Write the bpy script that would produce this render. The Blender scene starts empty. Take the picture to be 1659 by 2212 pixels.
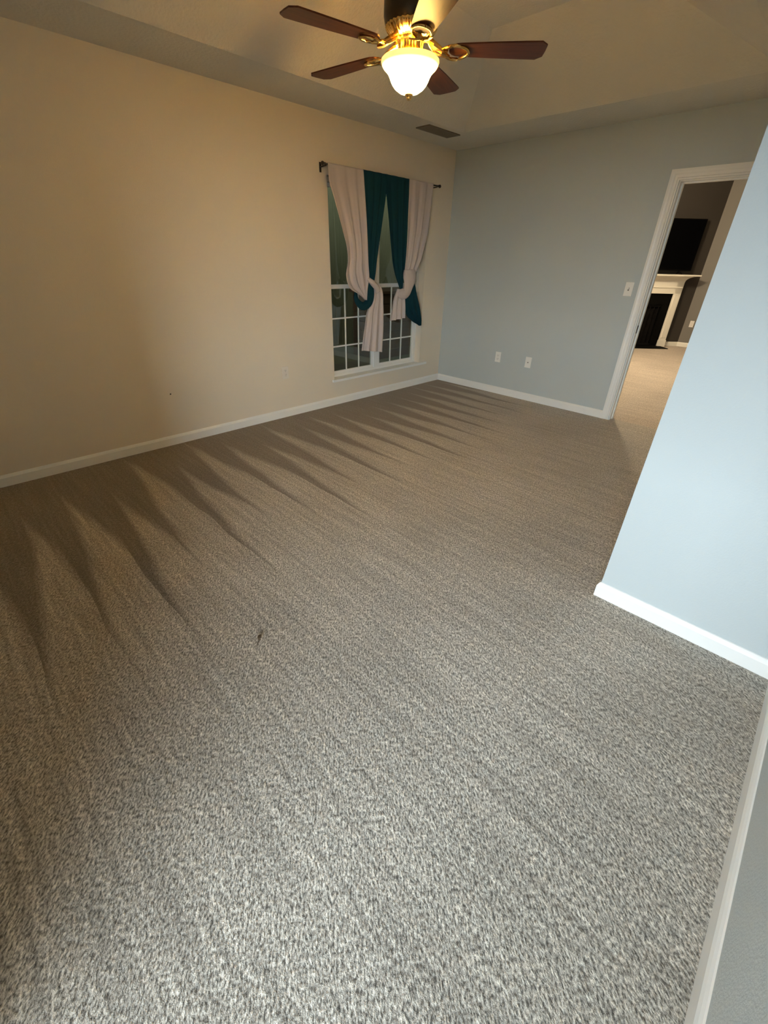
import bpy, bmesh, math, random
from mathutils import Vector, Matrix

random.seed(7)
PI = math.pi
SC = bpy.context.scene
COL = SC.collection

# ------------------------------------------------------------------ camera
cam_d = bpy.data.cameras.new('camera')
cam = bpy.data.objects.new('camera', cam_d)
COL.objects.link(cam)
R = ((0.70794498, 0.70596292, 0.02074299),
     (0.37273032, -0.34850755, -0.86000849),
     (-0.59990501, 0.61657023, -0.50985795))          # camera right, down, forward
cam.matrix_world = Matrix(((R[0][0], -R[1][0], -R[2][0], 3.67845),
                           (R[0][1], -R[1][1], -R[2][1], -4.77487),
                           (R[0][2], -R[1][2], -R[2][2], 1.39568),
                           (0, 0, 0, 1)))
cam_d.sensor_fit = 'VERTICAL'
cam_d.sensor_height = 24.0
cam_d.lens = 916.65 / 2212.0 * 24.0
cam_d.clip_start = 0.02
SC.camera = cam

# ------------------------------------------------------------------ world, exposure, big lights
w = bpy.data.worlds.new('world')
SC.world = w
w.use_nodes = True
bg = w.node_tree.nodes['Background']
bg.inputs[0].default_value = (0.62, 0.66, 0.50, 1)
bg.inputs[1].default_value = 0.3
SC.view_settings.view_transform = 'Standard'
SC.view_settings.look = 'None'
SC.view_settings.gamma = 1.0
SC.view_settings.use_curve_mapping = False
SC.view_settings.exposure = 0.0
try:
    SC.cycles.use_denoising = True
except Exception:
    pass


def area_light(name, loc, direction, sx, sy, power, color):
    d = bpy.data.lights.new(name, 'AREA')
    d.shape = 'RECTANGLE'
    d.size, d.size_y = sx, sy
    d.energy = power
    d.color = color
    o = bpy.data.objects.new(name, d)
    o.location = loc
    o.rotation_euler = Vector(direction).to_track_quat('-Z', 'Y').to_euler()
    COL.objects.link(o)
    return o


DAY = (0.88, 1.0, 1.09)
DAY_W, LIV_W, FAN_BOWL, FAN_BULB = 82000.0, 255.0, 97.0, 6.0
# the daylight sky above the horizon, far outside the bay window behind the camera
area_light('sky_outside_bay_window', (21.5, -30.0, 8.0), (0, 1, 0), 57.0, 15.0, DAY_W, DAY)
_d = bpy.data.lights.new('living_room_lamp', 'POINT')
_d.energy, _d.color, _d.shadow_soft_size = LIV_W, (1.0, 0.82, 0.58), 0.14
_o = bpy.data.objects.new('living_room_lamp', _d)
_o.location = (1.05, 2.7, 2.40)
COL.objects.link(_o)


# ------------------------------------------------------------------ materials
def new_mat(name):
    m = bpy.data.materials.new(name)
    m.use_nodes = True
    nt = m.node_tree
    return m, nt, nt.nodes['Principled BSDF']


def N(nt, t, **kw):
    n = nt.nodes.new(t)
    for k, v in kw.items():
        setattr(n, k, v)
    return n


def paint(name, col, rough=0.6, var=0.06, scale=3.0, bump=0.0, bscale=200.0, metallic=0.0, detail=4.0):
    """a surface colour with faint procedural unevenness and a little relief"""
    m, nt, p = new_mat(name)
    L = nt.links
    tc = N(nt, 'ShaderNodeTexCoord')
    nz = N(nt, 'ShaderNodeTexNoise')
    nz.inputs['Scale'].default_value = scale
    nz.inputs['Detail'].default_value = detail
    L.new(tc.outputs['Object'], nz.inputs['Vector'])
    mx = N(nt, 'ShaderNodeMix', data_type='RGBA')
    mx.inputs['A'].default_value = [c * (1 - var) for c in col] + [1]
    mx.inputs['B'].default_value = [min(1, c * (1 + var)) for c in col] + [1]
    L.new(nz.outputs['Fac'], mx.inputs['Factor'])
    L.new(mx.outputs['Result'], p.inputs['Base Color'])
    p.inputs['Roughness'].default_value = rough
    p.inputs['Metallic'].default_value = metallic
    if bump:
        n2 = N(nt, 'ShaderNodeTexNoise')
        n2.inputs['Scale'].default_value = bscale
        n2.inputs['Detail'].default_value = 3
        L.new(tc.outputs['Object'], n2.inputs['Vector'])
        b = N(nt, 'ShaderNodeBump')
        b.inputs['Strength'].default_value = bump
        b.inputs['Distance'].default_value = 0.004
        L.new(n2.outputs['Fac'], b.inputs['Height'])
        L.new(b.outputs['Normal'], p.inputs['Normal'])
    return m


M = {}
M['cream'] = paint('cream_wall_paint', (0.74, 0.665, 0.545), 0.7, 0.03, 2.0, 0.25, 160)
M['blue'] = paint('blue_grey_wall_paint', (0.49, 0.54, 0.545), 0.65, 0.03, 2.0, 0.25, 160)
M['ceiling'] = paint('textured_ceiling', (0.77, 0.725, 0.63), 0.9, 0.05, 4.0, 1.0, 55)
M['trim'] = paint('white_trim_paint', (0.83, 0.83, 0.80), 0.35, 0.02, 5.0)
M['vinyl'] = paint('white_vinyl', (0.80, 0.79, 0.75), 0.35, 0.02, 6.0)
M['plate'] = paint('white_plastic', (0.84, 0.83, 0.78), 0.35, 0.02, 20.0)
M['ivory'] = paint('cream_plastic', (0.74, 0.69, 0.62), 0.4, 0.02, 20.0)
M['slot'] = paint('dark_slot', (0.16, 0.14, 0.12), 0.6, 0.05, 20.0)
M['black'] = paint('matt_black', (0.004, 0.0037, 0.0033), 0.7, 0.2, 8.0, 0.3, 60)
M['firebox'] = paint('near_black_firebox', (0.008, 0.007, 0.0065), 0.9, 0.4, 9.0, 0.8, 40)  # near-black mottled colour with coarse relief
M['screen'] = paint('dark_glass_screen', (0.0010, 0.0010, 0.0013), 0.6, 0.05, 3.0)
M['dark_metal'] = paint('dark_metal', (0.05, 0.042, 0.035), 0.35, 0.1, 12.0, 0, 1, 0.7)
M['brass'] = paint('polished_brass', (0.83, 0.56, 0.20), 0.22, 0.06, 12.0, 0, 1, 1.0)
M['bronze'] = paint('dark_bronze', (0.060, 0.048, 0.036), 0.30, 0.15, 10.0, 0, 1, 0.8)
M['vent'] = paint('brown_grey_register', (0.16, 0.13, 0.09), 0.5, 0.1, 12.0)
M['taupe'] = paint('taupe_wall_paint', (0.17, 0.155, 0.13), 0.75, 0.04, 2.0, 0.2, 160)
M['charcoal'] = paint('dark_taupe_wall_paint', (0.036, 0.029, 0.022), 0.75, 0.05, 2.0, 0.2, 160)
M['mantel'] = paint('cream_mantel_paint', (0.82, 0.77, 0.66), 0.4, 0.03, 5.0)
M['steel'] = paint('dull_steel', (0.45, 0.42, 0.36), 0.35, 0.1, 10.0, 0, 1, 1.0)
M['scrap'] = paint('dry_brown_leaf', (0.07, 0.045, 0.022), 0.8, 0.3, 60.0)
M['nail'] = paint('dark_nail', (0.05, 0.04, 0.03), 0.5, 0.1, 40.0)
M['lawn'] = paint('dull_lawn', (0.13, 0.14, 0.075), 0.95, 0.35, 1.2, 0.8, 12)
M['fence'] = paint('weathered_fence_boards', (0.15, 0.14, 0.075), 0.9, 0.25, 2.5, 0.5, 20)
M['brown'] = paint('brown_boards', (0.10, 0.045, 0.022), 0.8, 0.25, 4.0, 0.3, 20)
M['concrete'] = paint('grey_concrete', (0.10, 0.10, 0.07), 0.9, 0.15, 3.0, 0.3, 30)


for _k in ('screen', 'black', 'firebox'):
    M[_k].node_tree.nodes['Principled BSDF'].inputs['Specular IOR Level'].default_value = 0.03


def fabric(name, col, transl, scale=420.0):
    m, nt, p = new_mat(name)
    L = nt.links
    tc = N(nt, 'ShaderNodeTexCoord')
    wv = N(nt, 'ShaderNodeTexNoise')
    wv.inputs['Scale'].default_value = scale
    L.new(tc.outputs['Object'], wv.inputs['Vector'])
    mx = N(nt, 'ShaderNodeMix', data_type='RGBA')
    mx.inputs['A'].default_value = [c * 0.86 for c in col] + [1]
    mx.inputs['B'].default_value = [min(1, c * 1.12) for c in col] + [1]
    L.new(wv.outputs['Fac'], mx.inputs['Factor'])
    L.new(mx.outputs['Result'], p.inputs['Base Color'])
    p.inputs['Roughness'].default_value = 0.85
    if 'Sheen Weight' in p.inputs:
        p.inputs['Sheen Weight'].default_value = 0.0
    p.inputs['Specular IOR Level'].default_value = 0.2
    if transl:
        tr = N(nt, 'ShaderNodeBsdfTranslucent')
        tr.inputs['Color'].default_value = list(col) + [1]
        ms = N(nt, 'ShaderNodeMixShader')
        ms.inputs[0].default_value = transl
        L.new(p.outputs[0], ms.inputs[1])
        L.new(tr.outputs[0], ms.inputs[2])
        L.new(ms.outputs[0], nt.nodes['Material Output'].inputs['Surface'])
    return m


M['white_fabric'] = fabric('off_white_curtain', (0.66, 0.58, 0.55), 0.18)
M['teal_fabric'] = fabric('deep_teal_curtain', (0.003, 0.034, 0.047), 0.0)


def wood():
    m, nt, p = new_mat('dark_cherry_wood')
    L = nt.links
    tc = N(nt, 'ShaderNodeTexCoord')
    mp = N(nt, 'ShaderNodeMapping')
    mp.inputs['Scale'].default_value = (1.5, 22, 22)
    nz = N(nt, 'ShaderNodeTexNoise')
    nz.inputs['Scale'].default_value = 3.0
    nz.inputs['Detail'].default_value = 6
    L.new(tc.outputs['Object'], mp.inputs['Vector'])
    L.new(mp.outputs[0], nz.inputs['Vector'])
    r = N(nt, 'ShaderNodeValToRGB')
    r.color_ramp.elements[0].position = 0.3
    r.color_ramp.elements[0].color = (0.040, 0.011, 0.006, 1)
    r.color_ramp.elements[1].position = 0.75
    r.color_ramp.elements[1].color = (0.120, 0.033, 0.012, 1)
    L.new(nz.outputs['Fac'], r.inputs['Fac'])
    L.new(r.outputs[0], p.inputs['Base Color'])
    p.inputs['Roughness'].default_value = 0.42
    p.inputs['Specular IOR Level'].default_value = 0.3
    return m


M['wood'] = wood()


def glass_pane():
    m, nt, p = new_mat('window_glass')
    L = nt.links
    tr = N(nt, 'ShaderNodeBsdfTransparent')
    tr.inputs['Color'].default_value = (0.90, 0.93, 0.88, 1)
    gl = N(nt, 'ShaderNodeBsdfGlossy')
    gl.inputs['Roughness'].default_value = 0.02
    nz = N(nt, 'ShaderNodeTexNoise')
    nz.inputs['Scale'].default_value = 2.0
    mr = N(nt, 'ShaderNodeMapRange')
    mr.inputs['To Min'].default_value = 0.07
    mr.inputs['To Max'].default_value = 0.11
    ms = N(nt, 'ShaderNodeMixShader')
    L.new(nz.outputs['Fac'], mr.inputs['Value'])
    L.new(mr.outputs[0], ms.inputs[0])
    L.new(tr.outputs[0], ms.inputs[1])
    L.new(gl.outputs[0], ms.inputs[2])
    L.new(ms.outputs[0], nt.nodes['Material Output'].inputs['Surface'])
    return m


M['glass'] = glass_pane()


def lamp_glass(name, col, strength, var=0.15):
    """frosted lamp glass that is lit"""
    m, nt, p = new_mat(name)
    L = nt.links
    p.inputs['Base Color'].default_value = (0.8, 0.7, 0.5, 1)
    p.inputs['Roughness'].default_value = 0.4
    tc = N(nt, 'ShaderNodeTexCoord')
    nz = N(nt, 'ShaderNodeTexNoise')
    nz.inputs['Scale'].default_value = 9.0
    L.new(tc.outputs['Object'], nz.inputs['Vector'])
    mr = N(nt, 'ShaderNodeMapRange')
    mr.inputs['To Min'].default_value = strength * (1 - var)
    mr.inputs['To Max'].default_value = strength * (1 + var)
    L.new(nz.outputs['Fac'], mr.inputs['Value'])
    p.inputs['Emission Color'].default_value = list(col) + [1]
    L.new(mr.outputs[0], p.inputs['Emission Strength'])
    return m


M['bowl'] = lamp_glass('lit_frosted_glass', (1.0, 0.585, 0.15), FAN_BOWL)
_nt = M['bowl'].node_tree
_p = _nt.nodes['Principled BSDF']
_src = _p.inputs['Emission Strength'].links[0].from_socket
_tc = _nt.nodes.new('ShaderNodeTexCoord')
_sp = _nt.nodes.new('ShaderNodeSeparateXYZ')
_mr = _nt.nodes.new('ShaderNodeMapRange')
_mr.interpolation_type = 'SMOOTHERSTEP'
for _k, _v in (('From Min', 2.250), ('From Max', 2.195), ('To Min', 0.014), ('To Max', 1.0)):
    _mr.inputs[_k].default_value = _v
_mu = _nt.nodes.new('ShaderNodeMath')
_mu.operation = 'MULTIPLY'
_nt.links.new(_tc.outputs['Object'], _sp.inputs[0])
_nt.links.new(_sp.outputs['Z'], _mr.inputs['Value'])
_nt.links.new(_src, _mu.inputs[0])
_nt.links.new(_mr.outputs[0], _mu.inputs[1])
_nt.links.new(_mu.outputs[0], _p.inputs['Emission Strength'])
M['bowl_rim'] = lamp_glass('lit_amber_glass_rim', (1.0, 0.66, 0.20), 1.3)
M['bulb'] = lamp_glass('lit_bulb', (1.0, 0.66, 0.30), 60.0)


def carpet(name, base, marks):
    m, nt, p = new_mat(name)
    L = nt.links
    geo = N(nt, 'ShaderNodeNewGeometry')
    sep = N(nt, 'ShaderNodeSeparateXYZ')
    L.new(geo.outputs['Position'], sep.inputs[0])

    def math_(op, a, b=None, c=None):
        n = N(nt, 'ShaderNodeMath', operation=op)
        for i, v in enumerate((a, b, c)):
            if v is None:
                continue
            if isinstance(v, (int, float)):
                n.inputs[i].default_value = v
            else:
                L.new(v, n.inputs[i])
        return n.outputs[0]

    def noise(scale, mapscale=(1, 1, 1), rot=0.0, detail=2.0, rough=0.5):
        mp = N(nt, 'ShaderNodeMapping', vector_type='TEXTURE')
        mp.inputs['Scale'].default_value = mapscale
        mp.inputs['Rotation'].default_value = (0, 0, rot)
        L.new(geo.outputs['Position'], mp.inputs['Vector'])
        n = N(nt, 'ShaderNodeTexNoise')
        n.inputs['Scale'].default_value = scale
        n.inputs['Detail'].default_value = detail
        n.inputs['Roughness'].default_value = rough
        L.new(mp.outputs[0], n.inputs['Vector'])
        return n.outputs['Fac']

    def rng(v, a, b, c, d):
        n = N(nt, 'ShaderNodeMapRange')
        n.inputs['From Min'].default_value = a
        n.inputs['From Max'].default_value = b
        n.inputs['To Min'].default_value = c
        n.inputs['To Max'].default_value = d
        L.new(v, n.inputs['Value'])
        return n.outputs[0]

    tuft = noise(172.0, (1.9, 1.0, 1.0), math.radians(-42), 3.0, 0.68)     # twisted yarn ends
    tuft2 = noise(62.0, (1.8, 1.0, 1.0), math.radians(-30), 2.0)
    rows = noise(44.0, (24.0, 1.0, 1.0), 0.0, 2.0)                         # brushed rows across the room
    broad = noise(1.6, (1, 1, 1), 0.0, 3.0)
    t = rng(tuft, 0.37, 0.63, 0.22, 1.78)
    t2 = rng(tuft2, 0.32, 0.68, 0.80, 1.20)
    r = rng(rows, 0.32, 0.68, 0.80, 1.20)
    bd = rng(broad, 0.3, 0.7, 0.90, 1.10)
    f = math_('MULTIPLY', math_('MULTIPLY', t, t2), math_('MULTIPLY', r, bd))
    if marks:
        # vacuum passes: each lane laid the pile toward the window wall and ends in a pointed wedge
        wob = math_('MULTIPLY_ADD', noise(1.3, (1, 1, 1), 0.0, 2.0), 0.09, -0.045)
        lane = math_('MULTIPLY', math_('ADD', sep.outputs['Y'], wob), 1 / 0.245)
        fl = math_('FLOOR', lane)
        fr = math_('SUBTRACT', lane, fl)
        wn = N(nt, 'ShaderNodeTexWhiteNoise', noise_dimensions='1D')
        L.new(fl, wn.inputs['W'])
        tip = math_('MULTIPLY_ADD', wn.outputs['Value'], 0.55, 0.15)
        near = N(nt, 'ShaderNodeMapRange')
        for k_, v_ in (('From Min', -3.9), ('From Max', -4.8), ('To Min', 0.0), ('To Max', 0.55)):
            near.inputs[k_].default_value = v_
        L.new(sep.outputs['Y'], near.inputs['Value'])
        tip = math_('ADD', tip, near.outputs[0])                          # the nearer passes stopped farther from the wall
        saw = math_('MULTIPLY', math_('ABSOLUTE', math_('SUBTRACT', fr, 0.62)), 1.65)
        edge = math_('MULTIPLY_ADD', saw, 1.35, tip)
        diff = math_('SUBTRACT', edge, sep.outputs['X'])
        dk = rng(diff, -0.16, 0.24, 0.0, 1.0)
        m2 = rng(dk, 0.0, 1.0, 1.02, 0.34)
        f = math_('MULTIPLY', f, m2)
    mx = N(nt, 'ShaderNodeVectorMath', operation='SCALE')
    mx.inputs[0].default_value = base
    L.new(f, mx.inputs['Scale'])
    L.new(mx.outputs[0], p.inputs['Base Color'])
    p.inputs['Roughness'].default_value = 0.95
    p.inputs['Specular IOR Level'].default_value = 0.1
    p.inputs['Sheen Weight'].default_value = 0.45
    p.inputs['Sheen Roughness'].default_value = 0.6
    p.inputs['Sheen Tint'].default_value = (1.0, 0.86, 0.72, 1)
    h = math_('ADD', math_('MULTIPLY', tuft, 1.0), math_('MULTIPLY', tuft2, 0.7))
    b = N(nt, 'ShaderNodeBump')
    b.inputs['Strength'].default_value = 0.55
    b.inputs['Distance'].default_value = 0.010
    L.new(h, b.inputs['Height'])
    L.new(b.outputs['Normal'], p.inputs['Normal'])
    return m


M['carpet'] = carpet('taupe_cut_pile_carpet', (0.345, 0.328, 0.290), True)
M['carpet2'] = carpet('taupe_cut_pile_carpet_beyond', (0.40, 0.345, 0.285), False)


# ------------------------------------------------------------------ mesh helpers
def box(bm, x0, x1, y0, y1, z0, z1, mi=0, bevel=0.0):
    r = bmesh.ops.create_cube(bm, size=1.0)
    vs = r['verts']
    for v in vs:
        v.co = Vector(((x0 + x1) / 2 + v.co.x * (x1 - x0), (y0 + y1) / 2 + v.co.y * (y1 - y0), (z0 + z1) / 2 + v.co.z * (z1 - z0)))
    fs = {f for v in vs for f in v.link_faces}
    for f in fs:
        f.material_index = mi
    if bevel:
        es = list({e for v in vs for e in v.link_edges})
        bmesh.ops.bevel(bm, geom=es, offset=bevel, segments=2, affect='EDGES', profile=0.6)
    return vs


def lathe(bm, prof, seg=48, cx=0.0, cy=0.0, close=False, rib=None, mi=0):
    """prof: (radius, z) list turned about the z axis; rib = (count, depth) flutes"""
    rings = []
    for (r, z) in prof:
        if r < 1e-5:
            rings.append([bm.verts.new((cx, cy, z))])
            continue
        ring = []
        for k in range(seg):
            a = 2 * PI * k / seg
            rr = r
            if rib:
                rr = r * (1 + rib[1] * math.cos(rib[0] * a))
            ring.append(bm.verts.new((cx + rr * math.cos(a), cy + rr * math.sin(a), z)))
        rings.append(ring)
    for a, b in zip(rings[:-1], rings[1:]):
        for k in range(seg):
            k2 = (k + 1) % seg
            try:
                if len(a) == 1 and len(b) == 1:
                    continue
                if len(a) == 1:
                    f = bm.faces.new((a[0], b[k2], b[k]))
                elif len(b) == 1:
                    f = bm.faces.new((a[k], a[k2], b[0]))
                else:
                    f = bm.faces.new((a[k], a[k2], b[k2], b[k]))
                f.material_index = mi
                f.smooth = True
            except ValueError:
                pass
    return rings


def tube(bm, path, rad, seg=12, flat=1.0, ripple=0.0, nrip=5, caps=True):
    """tube along path of Vectors; rad is a number or list; flat squeezes it in x"""
    n = len(path)
    rad = rad if isinstance(rad, (list, tuple)) else [rad] * n
    rings = []
    for i, P in enumerate(path):
        T = (path[min(i + 1, n - 1)] - path[max(i - 1, 0)]).normalized()
        A = Vector((1, 0, 0))
        if abs(T.dot(A)) > 0.95:
            A = Vector((0, 0, 1))
        B = T.cross(A).normalized()
        A = B.cross(T).normalized()
        ring = []
        for k in range(seg):
            a = 2 * PI * k / seg
            rr = rad[i] * (1 + ripple * math.sin(nrip * a + 0.6 * i))
            ring.append(bm.verts.new(P + A * (math.cos(a) * rr * flat) + B * (math.sin(a) * rr)))
        rings.append(ring)
    for a, b in zip(rings[:-1], rings[1:]):
        for k in range(seg):
            f = bm.faces.new((a[k], a[(k + 1) % seg], b[(k + 1) % seg], b[k]))
            f.smooth = True
    if caps:
        bm.faces.new(list(reversed(rings[0])))
        bm.faces.new(rings[-1])
    return rings


def extrude_profile(bm, prof, p0, p1, up=Vector((0, 0, 1)), out=None):
    """sweep a 2-D profile (a along `out`, b along `up`) straight from p0 to p1"""
    p0, p1 = Vector(p0), Vector(p1)
    a = [bm.verts.new(p0 + out * u + up * v) for u, v in prof]
    b = [bm.verts.new(p1 + out * u + up * v) for u, v in prof]
    n = len(prof)
    for k in range(n):
        bm.faces.new((a[k], a[(k + 1) % n], b[(k + 1) % n], b[k]))
    bm.faces.new(list(reversed(a)))
    bm.faces.new(b)


def obj(name, bm, mats, parent=None, loc=None, smooth_angle=None):
    bmesh.ops.recalc_face_normals(bm, faces=bm.faces[:])
    me = bpy.data.meshes.new(name)
    bm.to_mesh(me)
    bm.free()
    for m in (mats if isinstance(mats, (list, tuple)) else [mats]):
        me.materials.append(M[m])
    o = bpy.data.objects.new(name, me)
    COL.objects.link(o)
    if parent:
        o.parent = parent
    if loc is not None:
        o.location = loc
    return o


def struct(name, bm, mats, label=None, parent=None):
    o = obj(name, bm, mats, parent)
    if parent is None:
        o['kind'] = 'structure'
    if label:
        o['label'] = label
    return o


def thing(name, label, cat, loc=(0, 0, 0), rotz=0.0, group=None):
    o = bpy.data.objects.new(name, None)
    o.empty_display_size = 0.05
    COL.objects.link(o)
    o.location = loc
    o.rotation_euler = (0, 0, rotz)
    o['label'] = label
    o['category'] = cat
    if group:
        o['group'] = group
    return o


def tag(o, label, cat, group=None):
    o['label'] = label
    o['category'] = cat
    if group:
        o['group'] = group
    return o


BM = bmesh.new

# ------------------------------------------------------------------ room shell
H = 2.44
XP, YP = 3.318, -2.884          # free corner of the blue-grey partition
XR = 4.01                       # right wall of the entry nook
YN = -5.30                      # wall behind the camera
YB = -7.0                       # back of the window bay
NJ = 3.08                       # free end of the near wall
BL = 1.70                       # left side of the bay
YE = -5.04                      # free end of the right wall
TH = 0.14

bm = BM()
box(bm, -TH, XR + TH, YN - TH, 0.06, -0.10, 0.0)
box(bm, BL - TH, 7.94, YB - TH, YN - TH, -0.10, 0.0)
box(bm, XR + TH, 7.94, YN - TH, -4.9, -0.10, 0.0)
struct('floor', bm, 'carpet')
bm = BM()
box(bm, -TH, 5.2, 0.06, 6.4, -0.10, 0.0)
struct('floor_beyond', bm, 'carpet2')

# window opening in the left wall
WY0, WY1, WZ0, WZ1 = -1.812, -0.413, 0.27, 2.03
bm = BM()
box(bm, -TH, 0, YN - TH, WY0, 0, H + 0.05)
box(bm, -TH, 0, WY1, 0.0, 0, H + 0.05)
box(bm, -TH, 0, WY0, WY1, 0, WZ0)
box(bm, -TH, 0, WY0, WY1, WZ1, H + 0.05)
struct('wall_left', bm, 'cream')

# far wall with the doorway
DX0, DX1, DZ = 2.307, 3.075, 2.005
bm = BM()
box(bm, -TH, DX0, 0, 0.12, 0, H + 0.35)
box(bm, DX1, 5.2, 0, 0.12, 0, H + 0.35)
box(bm, DX0, DX1, 0, 0.12, DZ, H + 0.35)
struct('wall_far', bm, 'blue')

bm = BM()
box(bm, XP, XR + TH, YP, 0.0, 0, H)
struct('wall_partition', bm, 'blue')
bm = BM()
box(bm, XR, XR + TH, YE, YP, 0, H)
struct('wall_right', bm, 'blue')

# wall behind the camera; at its right end the room opens into a bright bay with a wide window
BX0, BX1, BZ0, BZ1 = 2.70, 7.60, 0.60, 2.06
bm = BM()
box(bm, -TH, NJ, YN - TH, YN, 0, H)
box(bm, BL - TH, BL, YB - TH, YN - TH, 0, H)
struct('wall_near', bm, 'cream')
bm = BM()
box(bm, BL, 7.8, YB - TH, YB, 0, BZ0)
box(bm, BL, 7.8, YB - TH, YB, BZ1, H)
box(bm, BL, BX0, YB - TH, YB, BZ0, BZ1)
box(bm, BX1, 7.8, YB - TH, YB, BZ0, BZ1)
struct('wall_bay', bm, 'cream')
bm = BM()
box(bm, 7.8, 7.8 + TH, YB - TH, -4.9, 0, H)
box(bm, XR + TH, 7.8, -5.04, -4.9, 0, H)
struct('wall_bay_right', bm, 'cream')

# ceiling: level border, sloped tray sides, raised flat middle
TX0, TX1, TY0, TY1, TZ, TI = 0.50, 2.86, -4.60, -0.56, 2.80, 0.68
bm = BM()


def q(*pts):
    bm.faces.new([bm.verts.new(p) for p in pts])


def ring(o, i, zo, zi):
    (ax0, ax1, ay0, ay1), (bx0, bx1, by0, by1) = o, i
    q((ax0, ay0, zo), (ax1, ay0, zo), (bx1, by0, zi), (bx0, by0, zi))
    q((ax1, ay0, zo), (ax1, ay1, zo), (bx1, by1, zi), (bx1, by0, zi))
    q((ax1, ay1, zo), (ax0, ay1, zo), (bx0, by1, zi), (bx1, by1, zi))
    q((ax0, ay1, zo), (ax0, ay0, zo), (bx0, by0, zi), (bx0, by1, zi))


o1 = (0.0, XP, YN, 0.0)
o2 = (TX0, TX1, TY0, TY1)
o3 = (TX0 + TI, TX1 - TI, TY0 + TI, TY1 - TI)
ring(o1, o2, H, H)
ring(o2, o3, H, TZ)
q((o3[0], o3[2], TZ), (o3[1], o3[2], TZ), (o3[1], o3[3], TZ), (o3[0], o3[3], TZ))
q((XP, YN, H), (XR, YN, H), (XR, YP, H), (XP, YP, H))
q((BL, YB, H), (7.8, YB, H), (7.8, YN, H), (XR, YN, H), (XP, YN, H), (BL, YN, H))
q((XR, YN, H), (7.8, YN, H), (7.8, YE, H), (XR, YE, H))
bmesh.ops.remove_doubles(bm, verts=bm.verts[:], dist=1e-4)
ext = bmesh.ops.extrude_face_region(bm, geom=bm.faces[:])
for v in [g for g in ext['geom'] if isinstance(g, bmesh.types.BMVert)]:
    v.co.z = TZ + 0.12
struct('ceiling', bm, 'ceiling')

# baseboards -------------------------------------------------------
BB = [(0, 0), (0.013, 0), (0.013, 0.060), (0.009, 0.070), (0.004, 0.078), (0, 0.080)]
bm = BM()
extrude_profile(bm, BB, (0, YN, 0), (0, 0, 0), out=Vector((1, 0, 0)))
struct('baseboard_left', bm, 'trim')
bm = BM()
extrude_profile(bm, BB, (0.013, 0, 0), (2.229, 0, 0), out=Vector((0, -1, 0)))
struct('baseboard_far', bm, 'trim')
bm = BM()
loops = []
for (px, py, dx, dy) in ((XR, YP, 0, -1), (XP, YP, -1, -1), (XP, -0.013, -1, 0)):
    loops.append([bm.verts.new((px + dx * u, py + dy * u, v)) for u, v in BB])
for A, B in zip(loops[:-1], loops[1:]):
    for k in range(len(BB)):
        bm.faces.new((A[k], A[(k + 1) % len(BB)], B[(k + 1) % len(BB)], B[k]))
bm.faces.new(list(reversed(loops[0])))
bm.faces.new(loops[-1])
struct('baseboard_partition', bm, 'trim')
bm = BM()
extrude_profile(bm, BB, (XR, YE, 0), (XR, YP - 0.013, 0), out=Vector((-1, 0, 0)))
struct('baseboard_right', bm, 'trim')
bm = BM()
extrude_profile(bm, BB, (0.013, YN, 0), (NJ, YN, 0), out=Vector((0, 1, 0)))
struct('baseboard_near', bm, 'trim')

# doorway: jamb, stop, casing, strike plate ------------------------
door = bpy.data.objects.new('door_1', None)
COL.objects.link(door)
door['kind'] = 'structure'
door['label'] = 'white cased doorway in the blue grey far wall, open to the next room'
bm = BM()
J = 0.006
box(bm, DX0, DX0 + J, -0.001, 0.121, 0, DZ)
box(bm, DX1 - J, DX1, -0.001, 0.121, 0, DZ)
box(bm, DX0, DX1, -0.001, 0.121, DZ - J, DZ)
obj('jamb', bm, 'trim', door)
bm = BM()
box(bm, DX0 + J, DX0 + J + 0.011, 0.048, 0.083, 0, DZ - J, 0, 0.002)
box(bm, DX1 - J - 0.011, DX1 - J, 0.048, 0.083, 0, DZ - J, 0, 0.002)
box(bm, DX0 + J, DX1 - J, 0.048, 0.083, DZ - J - 0.011, DZ - J, 0, 0.002)
obj('door_stop', bm, 'trim', door)
CP = [(0, 0), (0.011, 0.0), (0.014, 0.004), (0.014, 0.012), (0.009, 0.018), (0.009, 0.036), (0.013, 0.044), (0.016, 0.058), (0.016, 0.074), (0, 0.074)]


def casing(sgn, y):
    """mitred casing round the opening, sgn = side of the wall it sits on"""
    bm = BM()
    W = 0.074
    e0, e1, et = DX0 - 0.004, DX1 + 0.004, DZ + 0.002
    loops = []
    for (px, pz, dx, dz) in ((e0, 0, -1, 0), (e0, et, -1, 1), (e1, et, 1, 1), (e1, 0, 1, 0)):
        loops.append([bm.verts.new((px + dx * b, y + sgn * a, pz + dz * b)) for a, b in CP])
    n = len(CP)
    for A, B in zip(loops[:-1], loops[1:]):
        for k in range(n):
            bm.faces.new((A[k], A[(k + 1) % n], B[(k + 1) % n], B[k]))
    bm.faces.new(list(reversed(loops[0])))
    bm.faces.new(loops[-1])
    return obj('casing', bm, 'trim', door)


casing(-1, 0.0)
casing(1, 0.12)
bm = BM()
box(bm, DX0 + J, DX0 + J + 0.0015, 0.008, 0.040, 0.845, 0.915, 0, 0.0005)
s = obj('strike_plate', bm, 'dark_metal', door)
s['label'] = 'dark metal strike plate on the white jamb'

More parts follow.
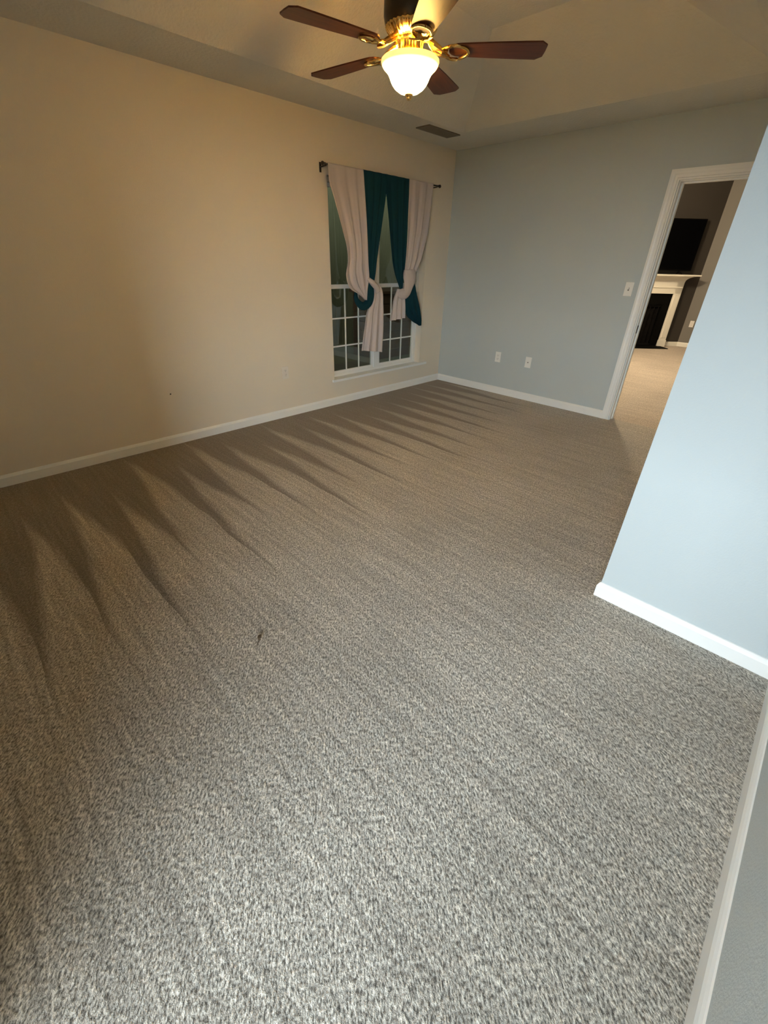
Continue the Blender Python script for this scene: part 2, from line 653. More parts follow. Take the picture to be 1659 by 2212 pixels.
# twin window in the left wall ---------------------------------------
win = bpy.data.objects.new('window_1', None)
COL.objects.link(win)
win['kind'] = 'structure'
win['label'] = 'white twin sash window behind the curtains in the cream wall'
FX0, FX1 = -0.135, -0.085
bm = BM()
box(bm, FX0, FX1, WY0, WY0 + 0.035, WZ0, WZ1)
box(bm, FX0, FX1, WY1 - 0.035, WY1, WZ0, WZ1)
box(bm, FX0, FX1, WY0 + 0.035, WY1 - 0.035, WZ0, WZ0 + 0.03)
box(bm, FX0, FX1, WY0 + 0.035, WY1 - 0.035, WZ1 - 0.035, WZ1)
box(bm, FX0, FX1 + 0.008, -1.148, -1.077, WZ0 + 0.03, WZ1 - 0.035, 0, 0.003)
obj('window_frame', bm, 'vinyl', win)
for (gy0, gy1) in ((-1.744, -1.181), (-1.044, -0.481)):
    # lower sash with its grid of bars
    bm = BM()
    sx0, sx1 = -0.112, -0.092
    box(bm, sx0, sx1, gy0 - 0.036, gy0, 0.296, 1.172, 0, 0.002)
    box(bm, sx0, sx1, gy1, gy1 + 0.036, 0.296, 1.172, 0, 0.002)
    box(bm, sx0, sx1, gy0, gy1, 0.298, 0.332, 0, 0.002)
    box(bm, sx0, sx1 + 0.004, gy0 - 0.033, gy1 + 0.033, 1.138, 1.176, 0, 0.002)
    ls = obj('lower_sash', bm, 'vinyl', win)
    bm = BM()
    third = (gy1 - gy0) / 3
    for k in (1, 2):
        box(bm, -0.106, -0.096, gy0 + k * third - 0.007, gy0 + k * third + 0.007, 0.332, 1.138)
    for z in (0.585, 0.861):
        box(bm, -0.1062, -0.0958, gy0, gy1, z - 0.007, z + 0.007)
    obj('muntin_grid', bm, 'vinyl', ls)
    bm = BM()
    box(bm, -0.103, -0.099, gy0, gy1, 0.332, 1.138)
    obj('pane', bm, 'glass', ls)
    # upper sash, plain, one track further out
    bm = BM()
    sx0, sx1 = -0.132, -0.113
    box(bm, sx0, sx1, gy0 - 0.033, gy0, 1.14, WZ1 - 0.03, 0, 0.002)
    box(bm, sx0, sx1, gy1, gy1 + 0.033, 1.14, WZ1 - 0.03, 0, 0.002)
    box(bm, sx0, sx1, gy0, gy1, 1.14, 1.172, 0, 0.002)
    box(bm, sx0, sx1, gy0, gy1, WZ1 - 0.066, WZ1 - 0.03, 0, 0.002)
    us = obj('upper_sash', bm, 'vinyl', win)
    bm = BM()
    box(bm, -0.124, -0.120, gy0, gy1, 1.172, WZ1 - 0.066)
    obj('pane', bm, 'glass', us)
bm = BM()
ol = [(-0.086, WY0 + 0.001), (0.001, WY0 + 0.001), (0.001, WY0 - 0.03), (0.024, WY0 - 0.03), (0.024, WY1 + 0.12), (0.001, WY1 + 0.12), (0.001, WY1 - 0.001), (-0.086, WY1 - 0.001)]
ta = [bm.verts.new((x, y, WZ0 + 0.003)) for x, y in ol]
tb = [bm.verts.new((x, y, WZ0 - 0.022)) for x, y in ol]
for k in range(8):
    bm.faces.new((ta[k], ta[(k + 1) % 8], tb[(k + 1) % 8], tb[k]))
bm.faces.new(ta)
bm.faces.new(list(reversed(tb)))
obj('window_sill', bm, 'trim', win)

# window behind the camera
win2 = bpy.data.objects.new('window_2', None)
COL.objects.link(win2)
win2['kind'] = 'structure'
win2['label'] = 'bright window in the bay behind the camera'
bm = BM()
y0, y1 = YB - 0.13, YB - 0.09
box(bm, BX0, BX0 + 0.035, y0, y1, BZ0, BZ1)
box(bm, BX1 - 0.035, BX1, y0, y1, BZ0, BZ1)
box(bm, BX0 + 0.035, BX1 - 0.035, y0, y1, BZ0, BZ0 + 0.035)
box(bm, BX0 + 0.035, BX1 - 0.035, y0, y1, BZ1 - 0.035, BZ1)
obj('window_frame', bm, 'vinyl', win2)

# outside the left window ---------------------------------------------
bm = BM()
box(bm, -14, -TH, -9, 9, -0.35, -0.25)
o = struct('lawn', bm, 'lawn')
bm = BM()
box(bm, -2.1, -TH, -4.5, 0.4, -0.25, -0.12)
o = struct('patio', bm, 'concrete')
bm = BM()
box(bm, -7.5, -TH, -5.75, -5.6, -0.25, 7.0)
struct('sky_shield', bm, 'fence')  # unseen wall, added to keep the bay's sky light off the yard
fen = thing('board_fence', 'olive toned board fence outside, seen dimly through the curtained window', 'fence', (-4.2, 0, -0.25))
bm = BM()
yy = -7.0
while yy < 8.5:
    hh = 3.3 + random.uniform(-0.01, 0.01)
    box(bm, -0.02 + random.uniform(-.004, .004), 0.0, yy, yy + 0.142, 0.0, hh, 0, 0.003)
    yy += 0.15
obj('board_panel', bm, 'fence', fen)
bm = BM()
for z in (0.4, 1.6, 2.8):
    box(bm, -0.06, -0.024, -7.0, 8.5, z, z + 0.09)
obj('rail', bm, 'fence', fen)
gb = thing('garden_box', 'dark brown boarded box outside, seen through the right half of the window', 'box', (-2.75, 1.75, -0.25))
bm = BM()
for k in range(7):
    box(bm, -0.35, 0.35, -0.55, 0.62, 0.0 + k * 0.16, 0.152 + k * 0.16, 0, 0.006)
obj('body', bm, 'brown', gb)
bm = BM()
box(bm, -0.40, 0.40, -0.60, 0.67, 1.12, 1.17, 0, 0.01)
obj('lid', bm, 'brown', gb)

# ------------------------------------------------------------------ the room beyond the doorway
bm = BM()
box(bm, 1.30, 5.2, 6.10, 6.24, 0, 2.8)
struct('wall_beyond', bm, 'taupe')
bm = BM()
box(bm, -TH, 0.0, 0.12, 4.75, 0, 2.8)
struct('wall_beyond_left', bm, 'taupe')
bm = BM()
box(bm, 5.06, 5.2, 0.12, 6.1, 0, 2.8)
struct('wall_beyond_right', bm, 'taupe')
bm = BM()
box(bm, -TH, 5.2, 0.12, 6.24, 2.74, 2.86)
struct('ceiling_beyond', bm, 'ceiling')
S2 = math.sqrt(0.5)
# local frame of the angled chimney wall: +X along it (to the right), -Y toward the room
KW = -4.69


def hearth_frame(u, z=0.0):
    """point on the angled wall at distance u along (1,1)/sqrt2"""
    foot = Vector((KW / 2, -KW / 2, 0))
    return foot + Vector((S2, S2, 0)) * u + Vector((0, 0, z))


UC = 4.335                        # middle of the fireplace along the wall
OW = hearth_frame(UC)
bm = BM()
box(bm, -1.03, 5.313 - UC + 0.0, 0.0, 0.14, 0, 2.8)
# leave the firebox opening
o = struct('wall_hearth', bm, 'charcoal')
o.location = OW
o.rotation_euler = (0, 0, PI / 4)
bm = BM()
extrude_profile(bm, BB, (1.408, 6.10, 0), (5.06, 6.10, 0), out=Vector((0, -1, 0)))
struct('baseboard_beyond', bm, 'mantel')
bm = BM()
extrude_profile(bm, BB, (0.64, 0, 0), (5.313 - UC - 0.005, 0, 0), out=Vector((0, -1, 0)))
o = struct('baseboard_hearth', bm, 'mantel')
o.location = OW
o.rotation_euler = (0, 0, PI / 4)

fp = thing('fireplace', 'cream painted corner fireplace with black firebox on the angled wall', 'fireplace', OW, PI / 4)
PD = 0.13                         # how far the surround stands off the wall
bm = BM()
for s in (-1, 1):
    x0, x1 = sorted((s * 0.500, s * 0.635))
    box(bm, x0, x1, -PD, 0, 0, 1.165, 0, 0.004)
    x0, x1 = sorted((s * 0.520, s * 0.615))
    box(bm, x0, x1, -PD - 0.010, -PD, 0.17, 0.93, 0, 0.004)
box(bm, -0.635, 0.635, -PD, 0, 0.957, 1.165, 0, 0.004)
box(bm, -0.625, 0.625, -PD - 0.012, -PD, 1.055, 1.075, 0, 0.003)
obj('surround', bm, 'mantel', fp)
for s in (-1, 1):
    bm = BM()
    x0, x1 = sorted((s * 0.492, s * 0.645))
    box(bm, x0, x1, -PD - 0.012, 0, 0, 0.125, 0, 0.004)
    obj('plinth_block', bm, 'mantel', fp)
# mantel shelf: cove rising to a thin top
bm = BM()
lay = []
steps = [(0.0, 1.158)]
for k in range(9):
    a = k / 8 * PI / 2
    steps.append((0.155 * (1 - math.cos(a)), 1.165 + 0.092 * math.sin(a)))
steps += [(0.165, 1.258), (0.165, 1.283)]
for e, z in steps:
    lay.append([bm.verts.new(p) for p in ((-0.637 - e, 0, z), (-0.637 - e, -PD - 0.002 - e, z), (0.637 + e, -PD - 0.002 - e, z), (0.637 + e, 0, z))])
for A, B in zip(lay[:-1], lay[1:]):
    for k in range(4):
        bm.faces.new((A[k], A[(k + 1) % 4], B[(k + 1) % 4], B[k]))
bm.faces.new(list(reversed(lay[0])))
bm.faces.new(lay[-1])
obj('mantel_shelf', bm, 'mantel', fp)
bm = BM()
box(bm, -0.500, -0.36, -PD + 0.03, -0.002, 0.012, 0.957)
box(bm, 0.36, 0.500, -PD + 0.03, -0.002, 0.012, 0.957)
box(bm, -0.36, 0.36, -PD + 0.03, -0.002, 0.76, 0.957)
obj('black_surround', bm, 'black', fp)
bm = BM()
box(bm, -0.36, 0.36, -0.020, -0.004, 0.012, 0.76)
for k in range(9):
    x = -0.32 + k * 0.08
    box(bm, x - 0.006, x + 0.006, -0.075, -0.063, 0.05, 0.73)
box(bm, -0.36, 0.36, -0.08, -0.06, 0.73, 0.76)
box(bm, -0.36, 0.36, -0.08, -0.06, 0.02, 0.05)
obj('firebox_screen', bm, 'firebox', fp)
bm = BM()
box(bm, -0.56, 0.56, -0.42, 0.0, 0.0, 0.012, 0, 0.003)
obj('hearth_slab', bm, 'black', fp)

tv = thing('television', 'large black flat television standing above the cream mantel', 'television', hearth_frame(UC, 1.2875), PI / 4)
bm = BM()
box(bm, -0.675, 0.675, -0.125, -0.080, 0.055, 0.865, 0, 0.006)
obj('bezel', bm, 'black', tv)
bm = BM()
box(bm, -0.660, 0.660, -0.128, -0.124, 0.078, 0.850)
obj('screen', bm, 'screen', tv)
for s in (-1, 1):
    bm = BM()
    tube(bm, [Vector((s * 0.46, -0.10, 0.06)), Vector((s * 0.47, -0.12, 0.03)), Vector((s * 0.48, -0.19, 0.006))], 0.010, 10)
    tube(bm, [Vector((s * 0.46, -0.10, 0.06)), Vector((s * 0.47, -0.08, 0.03)), Vector((s * 0.48, -0.03, 0.006))], 0.010, 10)
    obj('foot', bm, 'black', tv)


# ------------------------------------------------------------------ wall plates
def plate(name, label, cat, loc, rotz, body, kind, group=None):
    """wall plate in local x (along wall), z up, front toward -y"""
    t = thing(name, label, cat, loc, rotz, group)
    bm = BM()
    box(bm, -0.036, 0.036, -0.006, 0.0, -0.058, 0.058, 0, 0.003)
    for z in ((-0.042, 0.042) if kind != 'outlet' else (0.0,)):
        lathe_y(bm, 0.003, z, -0.0072, -0.0055)
    obj('cover_plate', bm, body, t)
    if kind == 'outlet':
        for z in (-0.020, 0.020):
            bm = BM()
            box(bm, -0.017, 0.017, -0.0085, -0.005, z - 0.0145, z + 0.0145, 0, 0.004)
            for x in (-0.0065, 0.0065):
                box(bm, x - 0.0014, x + 0.0014, -0.0088, -0.008, z - 0.002, z + 0.007, 1)
            box(bm, -0.0025, 0.0025, -0.0088, -0.008, z - 0.010, z - 0.0055, 1)
            obj('receptacle', bm, [body, 'slot'], t)
    elif kind == 'switch':
        bm = BM()
        box(bm, -0.006, 0.006, -0.007, -0.005, -0.013, 0.013, 0)
        obj('toggle_slot', bm, 'slot', t)
        bm = BM()
        vs = box(bm, -0.0045, 0.0045, -0.018, -0.005, -0.004, 0.006, 0, 0.001)
        for v in bm.verts:
            if v.co.y < -0.012:
                v.co.z += 0.007
        obj('toggle', bm, body, t)
    elif kind == 'jack':
        bm = BM()
        lathe_y(bm, 0.0065, 0.0, -0.012, -0.005, 6)
        obj('jack', bm, 'slot', t)
    return t


def lathe_y(bm, r, z, y0, y1, seg=12):
    a = [bm.verts.new((r * math.cos(2 * PI * k / seg), y0, z + r * math.sin(2 * PI * k / seg))) for k in range(seg)]
    b = [bm.verts.new((r * math.cos(2 * PI * k / seg), y1, z + r * math.sin(2 * PI * k / seg))) for k in range(seg)]
    for k in range(seg):
        bm.faces.new((a[k], a[(k + 1) % seg], b[(k + 1) % seg], b[k]))
    bm.faces.new(a)
    bm.faces.new(list(reversed(b)))


plate('wall_outlet', 'cream duplex outlet low on the cream wall left of the window', 'outlet', (0.0, -2.425, 0.432), PI / 2, 'ivory', 'outlet')
plate('wall_outlet', 'white duplex outlet low on the blue grey wall, nearer the room corner', 'outlet', (0.888, 0.0, 0.424), 0, 'plate', 'outlet')
plate('cable_jack', 'white single jack plate low on the blue grey wall, nearer the doorway', 'jack plate', (1.286, 0.0, 0.422), 0, 'plate', 'jack')
plate('light_switch', 'white toggle light switch on the blue grey wall beside the door casing', 'light switch', (2.146, 0.0, 1.212), 0, 'plate', 'switch')
plate('wall_outlet', 'pale outlet on the taupe wall right of the fireplace in the next room', 'outlet', (1.545, 6.10, 0.43), 0, 'ivory', 'outlet')

# ceiling register ---------------------------------------------------
vent = thing('ceiling_vent', 'dark slatted air register in the ceiling border above the window', 'vent', (0.355, -0.755, H))
bm = BM()
for (x0, x1, y0, y1) in ((-0.08, -0.062, -0.23, 0.23), (0.062, 0.08, -0.23, 0.23), (-0.062, 0.062, -0.23, -0.212), (-0.062, 0.062, 0.212, 0.23)):
    box(bm, x0, x1, y0, y1, -0.009, 0.0, 0, 0.002)
obj('register_frame', bm, 'vent', vent)
bm = BM()
box(bm, -0.062, 0.062, -0.212, 0.212, -0.002, 0.0)
obj('duct_opening', bm, 'black', vent)
bm = BM()
for k in range(8):
    x = -0.054 + k * 0.0154
    vs = box(bm, x - 0.005, x + 0.005, -0.212, 0.212, -0.0075, -0.006)
    for v in vs:
        v.co.z += (v.co.x - x) * 0.5
obj('slats', bm, 'vent', vent)

# ------------------------------------------------------------------ curtains on their rod
RX, RZ = 0.085, 2.088
rod = thing('curtain_rod', 'thin dark curtain rod over the window', 'curtain rod', (0, 0, RZ))
bm = BM()
tube(bm, [Vector((RX, -1.895, 0)), Vector((RX, -0.375, 0))], 0.007, 12)
obj('rod', bm, 'dark_metal', rod)
for y, s in ((-1.895, -1), (-0.375, 1)):
    bm = BM()
    lathe(bm, [(0, 0), (0.010, 0.0), (0.010, 0.006), (0.006, 0.010), (0.013, 0.018), (0.016, 0.028), (0.012, 0.038), (0, 0.042)], 16)
    for v in bm.verts:
        v.co = Vector((RX + v.co.x, y + s * v.co.z, v.co.y))
    obj('finial', bm, 'dark_metal', rod)
    bm = BM()
    yb = y - s * 0.012
    tube(bm, [Vector((0.0, yb, -0.012)), Vector((0.03, yb, -0.012)), Vector((RX, yb, -0.009))], 0.005, 8)
    box(bm, 0.0, 0.004, yb - 0.010, yb + 0.010, -0.05, 0.02, 0, 0.001)
    obj('bracket', bm, 'dark_metal', rod)


def poly_at(P, t):
    """point at fraction t of polyline P (by index)"""
    f = t * (len(P) - 1)
    i = min(int(f), len(P) - 2)
    f -= i
    # Catmull-Rom for a soft edge
    p0, p1, p2, p3 = P[max(i - 1, 0)], P[i], P[i + 1], P[min(i + 2, len(P) - 1)]
    out = []
    for a, b, c, d in zip(p0, p1, p2, p3):
        out.append(0.5 * (2 * b + (c - a) * f + (2 * a - 5 * b + 4 * c - d) * f * f + (3 * b - a - 3 * c + d) * f ** 3))
    return out


def resample(P, n):
    """n+1 points evenly spaced along the polyline by length"""
    d = [0]
    for a, b in zip(P[:-1], P[1:]):
        d.append(d[-1] + math.dist(a, b))
    out = []
    for k in range(n + 1):
        s = d[-1] * k / n
        i = max(j for j in range(len(P)) if d[j] <= s + 1e-9)
        i = min(i, len(P) - 2)
        f = (s - d[i]) / max(1e-9, d[i + 1] - d[i])
        out.append([a + (b - a) * f for a, b in zip(P[i], P[i + 1])])
    return out


def sheet(bm, Lp, Rp, x0, x1, folds, amp0, amp1, nx=64, ny=70, ph=0.0, th=0.0025):
    """pleated cloth between a left and a right edge, each a list of (y, z)"""
    Ls, Rs = resample(Lp, 10), resample(Rp, 10)
    front, back = [], []
    for j in range(ny + 1):
        t = j / ny
        l, r = poly_at(Ls, t), poly_at(Rs, t)
        A = amp0 + (amp1 - amp0) * min(1, t * 1.6)
        fr, bk = [], []
        for i in range(nx + 1):
            u = i / nx
            uu = u + 0.012 * math.sin(7 * u + 5 * t)
            s = math.sin(2 * PI * folds * uu + ph + 0.7 * math.sin(2.2 * t + ph))
            s2 = 0.22 * math.sin(2 * PI * folds * 2.3 * uu + 1.7 * ph + 2 * t)
            x = x0 + (x1 - x0) * t + A * (s + s2)
            y = l[0] + (r[0] - l[0]) * u
            z = l[1] + (r[1] - l[1]) * u
            fr.append(bm.verts.new((x + th / 2, y, z)))
            bk.append(bm.verts.new((x - th / 2, y, z)))
        front.append(fr)
        back.append(bk)
    for j in range(ny):
        for i in range(nx):
            f = bm.faces.new((front[j][i], front[j][i + 1], front[j + 1][i + 1], front[j + 1][i])); f.smooth = True
            f = bm.faces.new((back[j][i], back[j + 1][i], back[j + 1][i + 1], back[j][i + 1])); f.smooth = True
    for j in range(ny):
        bm.faces.new((front[j][0], front[j + 1][0], back[j + 1][0], back[j][0]))
        bm.faces.new((front[j][nx], back[j][nx], back[j + 1][nx], front[j + 1][nx]))
    for i in range(nx):
        bm.faces.new((front[0][i], back[0][i], back[0][i + 1], front[0][i + 1]))
        bm.faces.new((front[ny][i], front[ny][i + 1], back[ny][i + 1], back[ny][i]))


def V(x, y, z):
    return Vector((x, y, z))


def smooth_path(P, n=24):
    return [Vector(poly_at([list(p) for p in P], k / n)) for k in range(n + 1)]


def lerp_list(a, n=24):
    return [poly_at([[v] for v in a], k / n)[0] for k in range(n + 1)]


# white panel on the left, tied into a knot with a long tail
bm = BM()
sheet(bm,
      [(-1.880, 2.097), (-1.880, 1.985), (-1.813, 1.813), (-1.749, 1.632), (-1.703, 1.492), (-1.697, 1.382), (-1.725, 1.269), (-1.720, 1.191), (-1.660, 1.135), (-1.564, 1.098), (-1.503, 1.055), (-1.470, 1.042)],
      [(-1.474, 2.097), (-1.458, 1.884), (-1.445, 1.711), (-1.438, 1.528), (-1.434, 1.386), (-1.424, 1.288), (-1.421, 1.238), (-1.436, 1.202), (-1.444, 1.157), (-1.450, 1.106), (-1.452, 1.064), (-1.455, 1.041)],
      RX + 0.0155, 0.122, 3, 0.0035, 0.012, ph=0.5)
c1 = obj('curtain', bm, 'white_fabric')
tag(c1, 'off white curtain at the left rod end, its long tail hanging mid window', 'curtain')
bm = BM()
sheet(bm,
      [(-1.424, 1.243), (-1.372, 1.165), (-1.360, 1.05), (-1.437, 0.926), (-1.466, 0.763), (-1.501, 0.549)],
      [(-1.376, 1.222), (-1.256, 1.184), (-1.203, 1.12), (-1.186, 0.912), (-1.182, 0.741), (-1.186, 0.500)],
      0.112, 0.085, 3, 0.006, 0.013, ph=2.1)
obj('knotted_tail', bm, 'white_fabric', c1)
bm = BM()
tube(bm, smooth_path([V(.118, -1.435, 1.235), V(.128, -1.39, 1.205), V(.125, -1.33, 1.165), V(.115, -1.285, 1.12)]), lerp_list([.018, .026, .030, .034]), 16, 0.8, 0.10, 4)
obj('knot', bm, 'white_fabric', c1)

# teal panel left of centre, with the loop hanging under the knot
bm = BM()
sheet(bm,
      [(-1.480, 2.097), (-1.462, 1.884), (-1.449, 1.711), (-1.441, 1.528), (-1.438, 1.386), (-1.426, 1.288), (-1.40, 1.20)],
      [(-1.162, 2.097), (-1.172, 1.965), (-1.225, 1.724), (-1.269, 1.534), (-1.306, 1.338), (-1.314, 1.25), (-1.335, 1.19)],
      RX + 0.0145, 0.098, 3, 0.0035, 0.009, ph=1.2)
c2 = obj('curtain', bm, 'teal_fabric')
tag(c2, 'teal curtain left of the middle, gathered into a loop below its tie', 'curtain')
bm = BM()
tube(bm, smooth_path([V(.100, -1.415, 1.215), V(.106, -1.384, 1.15), V(.106, -1.380, 1.075), V(.104, -1.415, 1.008), V(.102, -1.490, 0.985), V(.098, -1.556, 1.030), V(.096, -1.578, 1.085), V(.094, -1.565, 1.120)]),
     lerp_list([.022, .040, .046, .043, .038, .030, .022, .013]), 20, 0.5, 0.10, 5)
obj('hanging_loop', bm, 'teal_fabric', c2)

# teal panel right of centre, its tail spreading to the right
bm = BM()
sheet(bm,
      [(-1.190, 2.097), (-1.178, 1.960), (-1.140, 1.776), (-1.099, 1.54), (-1.057, 1.339), (-0.985, 1.205), (-0.922, 1.125)],
      [(-0.846, 2.097), (-0.852, 1.936), (-0.855, 1.795), (-0.858, 1.497), (-0.862, 1.309), (-0.883, 1.234), (-0.896, 1.12)],
      RX + 0.0145, 0.098, 3, 0.0035, 0.009, ph=0.2)
c3 = obj('curtain', bm, 'teal_fabric')
tag(c3, 'teal curtain right of the middle, its pointed tail spreading beyond the knot', 'curtain')
bm = BM()
sheet(bm,
      [(-0.735, 1.215), (-0.80, 1.10), (-0.848, 0.976), (-0.812, 0.860), (-0.69, 0.785), (-0.545, 0.728)],
      [(-0.705, 1.235), (-0.64, 1.08), (-0.578, 0.94), (-0.540, 0.84), (-0.518, 0.770), (-0.520, 0.733)],
      0.095, 0.080, 3, 0.004, 0.012, ph=2.6)
obj('knotted_tail', bm, 'teal_fabric', c3)

# white panel on the right with its knot and short tail
bm = BM()
sheet(bm,
      [(-0.850, 2.097), (-0.852, 1.698), (-0.865, 1.497), (-0.872, 1.393), (-0.887, 1.265)],
      [(-0.472, 2.097), (-0.495, 1.869), (-0.529, 1.664), (-0.619, 1.418), (-0.715, 1.265)],
      RX + 0.0155, 0.108, 3, 0.0035, 0.012, ph=1.9)
c4 = obj('curtain', bm, 'white_fabric')
tag(c4, 'off white curtain on the right end of the rod, knotted with a short flared tail', 'curtain')
bm = BM()
tube(bm, smooth_path([V(.108, -0.80, 1.315), V(.118, -0.80, 1.23), V(.122, -0.822, 1.15), V(.124, -0.865, 1.09), V(.116, -0.925, 1.085), V(.105, -0.965, 1.10)]),
     lerp_list([.082, .090, .068, .055, .048, .034]), 24, 0.42, 0.07, 6)
obj('knot', bm, 'white_fabric', c4)
bm = BM()
sheet(bm,
      [(-0.990, 1.135), (-1.045, 1.03), (-1.085, 0.815)],
      [(-0.872, 1.120), (-0.858, 1.03), (-0.833, 0.832)],
      0.108, 0.095, 3, 0.006, 0.013, ph=0.9)
obj('knotted_tail', bm, 'white_fabric', c4)

# ------------------------------------------------------------------ ceiling fan with light
FX, FY, ZB = 1.650, -2.580, 2.300
fan = thing('ceiling_fan', 'five bladed dark wood ceiling fan with brass fittings and a lit glass bowl', 'ceiling fan', (FX, FY, 0))
bm = BM()
lathe(bm, [(0.0, 2.80), (0.072, 2.80), (0.070, 2.765), (0.045, 2.735), (0.018, 2.728), (0, 2.728)], 40)
obj('canopy', bm, 'bronze', fan)
bm = BM()
lathe(bm, [(0.0, 2.74), (0.0135, 2.74), (0.0135, 2.56), (0, 2.56)], 20)
obj('downrod', bm, 'brass', fan)
bm = BM()
lathe(bm, [(0, 2.570), (0.035, 2.568), (0.060, 2.558), (0.098, 2.540), (0.124, 2.510), (0.135, 2.470), (0.136, 2.410), (0.130, 2.385), (0.120, 2.374), (0, 2.374)], 96)
obj('motor_housing', bm, 'bronze', fan)
bm = BM()
lathe(bm, [(0.0, 2.380), (0.122, 2.380), (0.126, 2.374), (0.119, 2.362), (0.104, 2.347), (0.086, 2.339), (0.080, 2.335), (0.0, 2.335)], 256, rib=(32, 0.022))
obj('vent_ring', bm, 'brass', fan)
bm = BM()
lathe(bm, [(0.0, 2.338), (0.068, 2.338), (0.070, 2.331), (0.063, 2.325), (0.060, 2.308), (0.063, 2.290), (0.070, 2.284), (0.070, 2.277), (0, 2.277)], 216, rib=(18, 0.02))
obj('switch_housing', bm, 'brass', fan)
bm = BM()
lathe(bm, [(0, 2.279), (0.058, 2.279), (0.064, 2.274), (0.064, 2.268), (0.056, 2.264), (0.02, 2.262), (0, 2.262)], 64)
obj('light_fitter', bm, 'brass', fan)
# glass: bell-shaped bowl open at the top, with a flared lip
bm = BM()
outer = [(0.0, 2.136), (0.026, 2.137), (0.050, 2.143), (0.072, 2.156), (0.086, 2.170), (0.095, 2.184), (0.102, 2.199), (0.110, 2.212), (0.121, 2.223), (0.134, 2.233), (0.142, 2.243)]
lathe(bm, outer, 96)
obj('glass_bowl', bm, 'bowl', fan)
bm = BM()
lathe(bm, [(0.142, 2.243), (0.146, 2.253), (0.145, 2.260), (0.139, 2.265), (0.126, 2.268), (0.112, 2.269), (0.112, 2.266), (0.128, 2.263), (0.138, 2.258), (0.139, 2.250), (0.142, 2.243)], 96)
r_ = obj('glass_lip', bm, 'bowl_rim', fan)
r_['label'] = 'amber toned lip of the lit glass bowl'
bm = BM()
lathe(bm, [(0, 2.143), (0.014, 2.143), (0.021, 2.139), (0.021, 2.130), (0.014, 2.127), (0.012, 2.123), (0.014, 2.119), (0.010, 2.114), (0, 2.112)], 32)
obj('finial', bm, 'brass', fan)
for s in (-1, 1):
    bm = BM()
    lathe(bm, [(0, 2.190), (0.014, 2.193), (0.022, 2.205), (0.024, 2.218), (0.018, 2.235), (0.012, 2.243), (0.012, 2.264), (0, 2.264)], 20, cx=s * 0.045, cy=s * 0.030)
    obj('bulb', bm, 'bulb', fan)
    d = bpy.data.lights.new('fan_bulb_light', 'POINT')
    d.energy = FAN_BULB
    d.color = (1.0, 0.585, 0.17)
    d.shadow_soft_size = 0.02
    lo = bpy.data.objects.new('fan_bulb_light', d)
    lo.location = (s * 0.085, s * 0.057, 2.238)
    lo.parent = fan
    COL.objects.link(lo)

PHASES = (42.0, 111.5, 186.5, 257.5, 325.0)


def blade_mesh():
    """blade along +x: rounded at the root, clipped corners at the tip, pitched"""
    bm = BM()
    xs = []
    outline = []
    for k in range(9):                                   # rounded root
        a = PI / 2 + PI * k / 8
        outline.append((0.245 + 0.055 * math.cos(a), 0.056 * math.sin(a)))
    outline += [(0.40, -0.068), (0.55, -0.076), (0.630, -0.079), (0.660, -0.050), (0.662, 0.0), (0.660, 0.050), (0.630, 0.079), (0.55, 0.076), (0.40, 0.068)]
    top = [bm.verts.new((x, y, 0.003)) for x, y in outline]
    bot = [bm.verts.new((x, y, -0.003)) for x, y in outline]
    n = len(outline)
    for k in range(n):
        bm.faces.new((top[k], top[(k + 1) % n], bot[(k + 1) % n], bot[k]))
    bm.faces.new(top)
    bm.faces.new(list(reversed(bot)))
    for v in bm.verts:
        p = -math.radians(5)
        y, z = v.co.y, v.co.z
        v.co.y, v.co.z = y * math.cos(p) - z * math.sin(p), y * math.sin(p) + z * math.cos(p)
    return bm


def iron_mesh():
    """cast brass bracket: neck from the motor, a leaf and an open ring screwed under the blade"""
    bm = BM()
    tube(bm, [V(0.062, 0, 0.036), V(0.095, 0, 0.032), V(0.125, 0, 0.014), V(0.155, 0, -0.004), V(0.185, 0, -0.010)], [.011, .012, .013, .013, .012], 12)
    tube(bm, smooth_path([V(0.150, 0.0, -0.004), V(0.190, 0.036, -0.018), V(0.235, 0.046, -0.020), V(0.275, 0.026, -0.014), V(0.288, 0.0, -0.010)], 16), 0.0075, 10)
    tube(bm, smooth_path([V(0.150, 0.0, -0.004), V(0.190, -0.036, 0.000), V(0.235, -0.046, 0.000), V(0.275, -0.026, -0.004), V(0.288, 0.0, -0.010)], 16), 0.0075, 10)
    # leaf plate on the neck
    ol = [(0.082, 0.0), (0.092, 0.022), (0.112, 0.036), (0.136, 0.040), (0.160, 0.032), (0.180, 0.018), (0.196, 0.0), (0.180, -0.018), (0.160, -0.032), (0.136, -0.040), (0.112, -0.036), (0.092, -0.022)]
    def zz(x):
        return 0.036 - (x - 0.085) * 0.46 - 0.008
    t = [bm.verts.new((x, y, zz(x) + 0.004 - abs(y) * 0.25)) for x, y in ol]
    b = [bm.verts.new((x, y, zz(x) - 0.004 - abs(y) * 0.25)) for x, y in ol]
    m = len(ol)
    for k in range(m):
        bm.faces.new((t[k], t[(k + 1) % m], b[(k + 1) % m], b[k]))
    bm.faces.new(t)
    bm.faces.new(list(reversed(b)))
    return bm


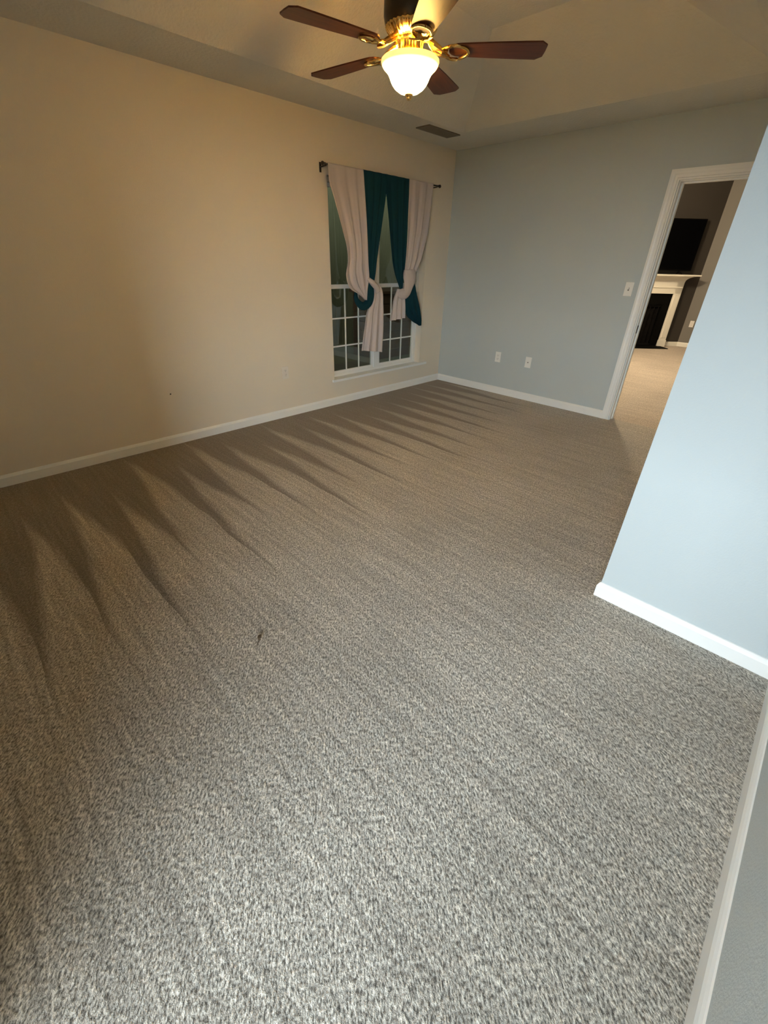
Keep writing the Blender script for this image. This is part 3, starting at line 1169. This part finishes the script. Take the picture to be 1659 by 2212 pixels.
blade0 = obj('blade', blade_mesh(), 'wood', fan, (0, 0, ZB))
iron0 = obj('blade_arm', iron_mesh(), 'brass', blade0)
blade0.rotation_euler = (0, 0, math.radians(PHASES[0]))
for k in range(1, 5):
    b = blade0.copy()
    COL.objects.link(b)
    b.parent = fan
    b.rotation_euler = (0, 0, math.radians(PHASES[k]))
    i = iron0.copy()
    COL.objects.link(i)
    i.parent = b

# ------------------------------------------------------------------ small things
bm = BM()
# curled dry scrap: a pointed sliver with a stem
pts = [(0.0, 0.0, 0.004), (0.012, 0.007, 0.010), (0.026, 0.006, 0.012), (0.036, 0.001, 0.007)]
for (xa, wa, za), (xb, wb, zb) in zip(pts[:-1], pts[1:]):
    pass
L_, R_, Lb, Rb = [], [], [], []
for x, wd, z in pts:
    L_.append(bm.verts.new((x, wd + 0.0006, z + wd * 0.5)))
    R_.append(bm.verts.new((x, -wd - 0.0006, z + wd * 0.3)))
    Lb.append(bm.verts.new((x, wd + 0.0006, z + wd * 0.5 - 0.0012)))
    Rb.append(bm.verts.new((x, -wd - 0.0006, z + wd * 0.3 - 0.0012)))
for k in range(3):
    bm.faces.new((L_[k], L_[k + 1], R_[k + 1], R_[k]))
    bm.faces.new((Lb[k], Rb[k], Rb[k + 1], Lb[k + 1]))
    bm.faces.new((L_[k], Lb[k], Lb[k + 1], L_[k + 1]))
    bm.faces.new((R_[k], R_[k + 1], Rb[k + 1], Rb[k]))
tube(bm, [V(0.001, 0, 0.004), V(-0.014, 0.002, 0.003), V(-0.030, 0.000, 0.0015)], [0.0016, 0.0013, 0.0010], 6)
sc = obj('dry_leaf', bm, 'scrap')
sc.location = (2.435, -4.235, 0.0)
sc.rotation_euler = (0, 0, math.radians(135))
tag(sc, 'tiny dry brown leaf scrap lying on the taupe carpet', 'leaf')
bm = BM()
lathe(bm, [(0, -0.012), (0.0022, -0.012), (0.0022, 0.010), (0.0055, 0.011), (0.0055, 0.0135), (0, 0.014)], 12)
nl = obj('nail', bm, 'nail')
nl.location = (0.004, -3.536, 0.417)
nl.rotation_euler = (0, math.radians(62), 0)
tag(nl, 'tiny dark nail low on the cream wall, far left of the outlet', 'nail')
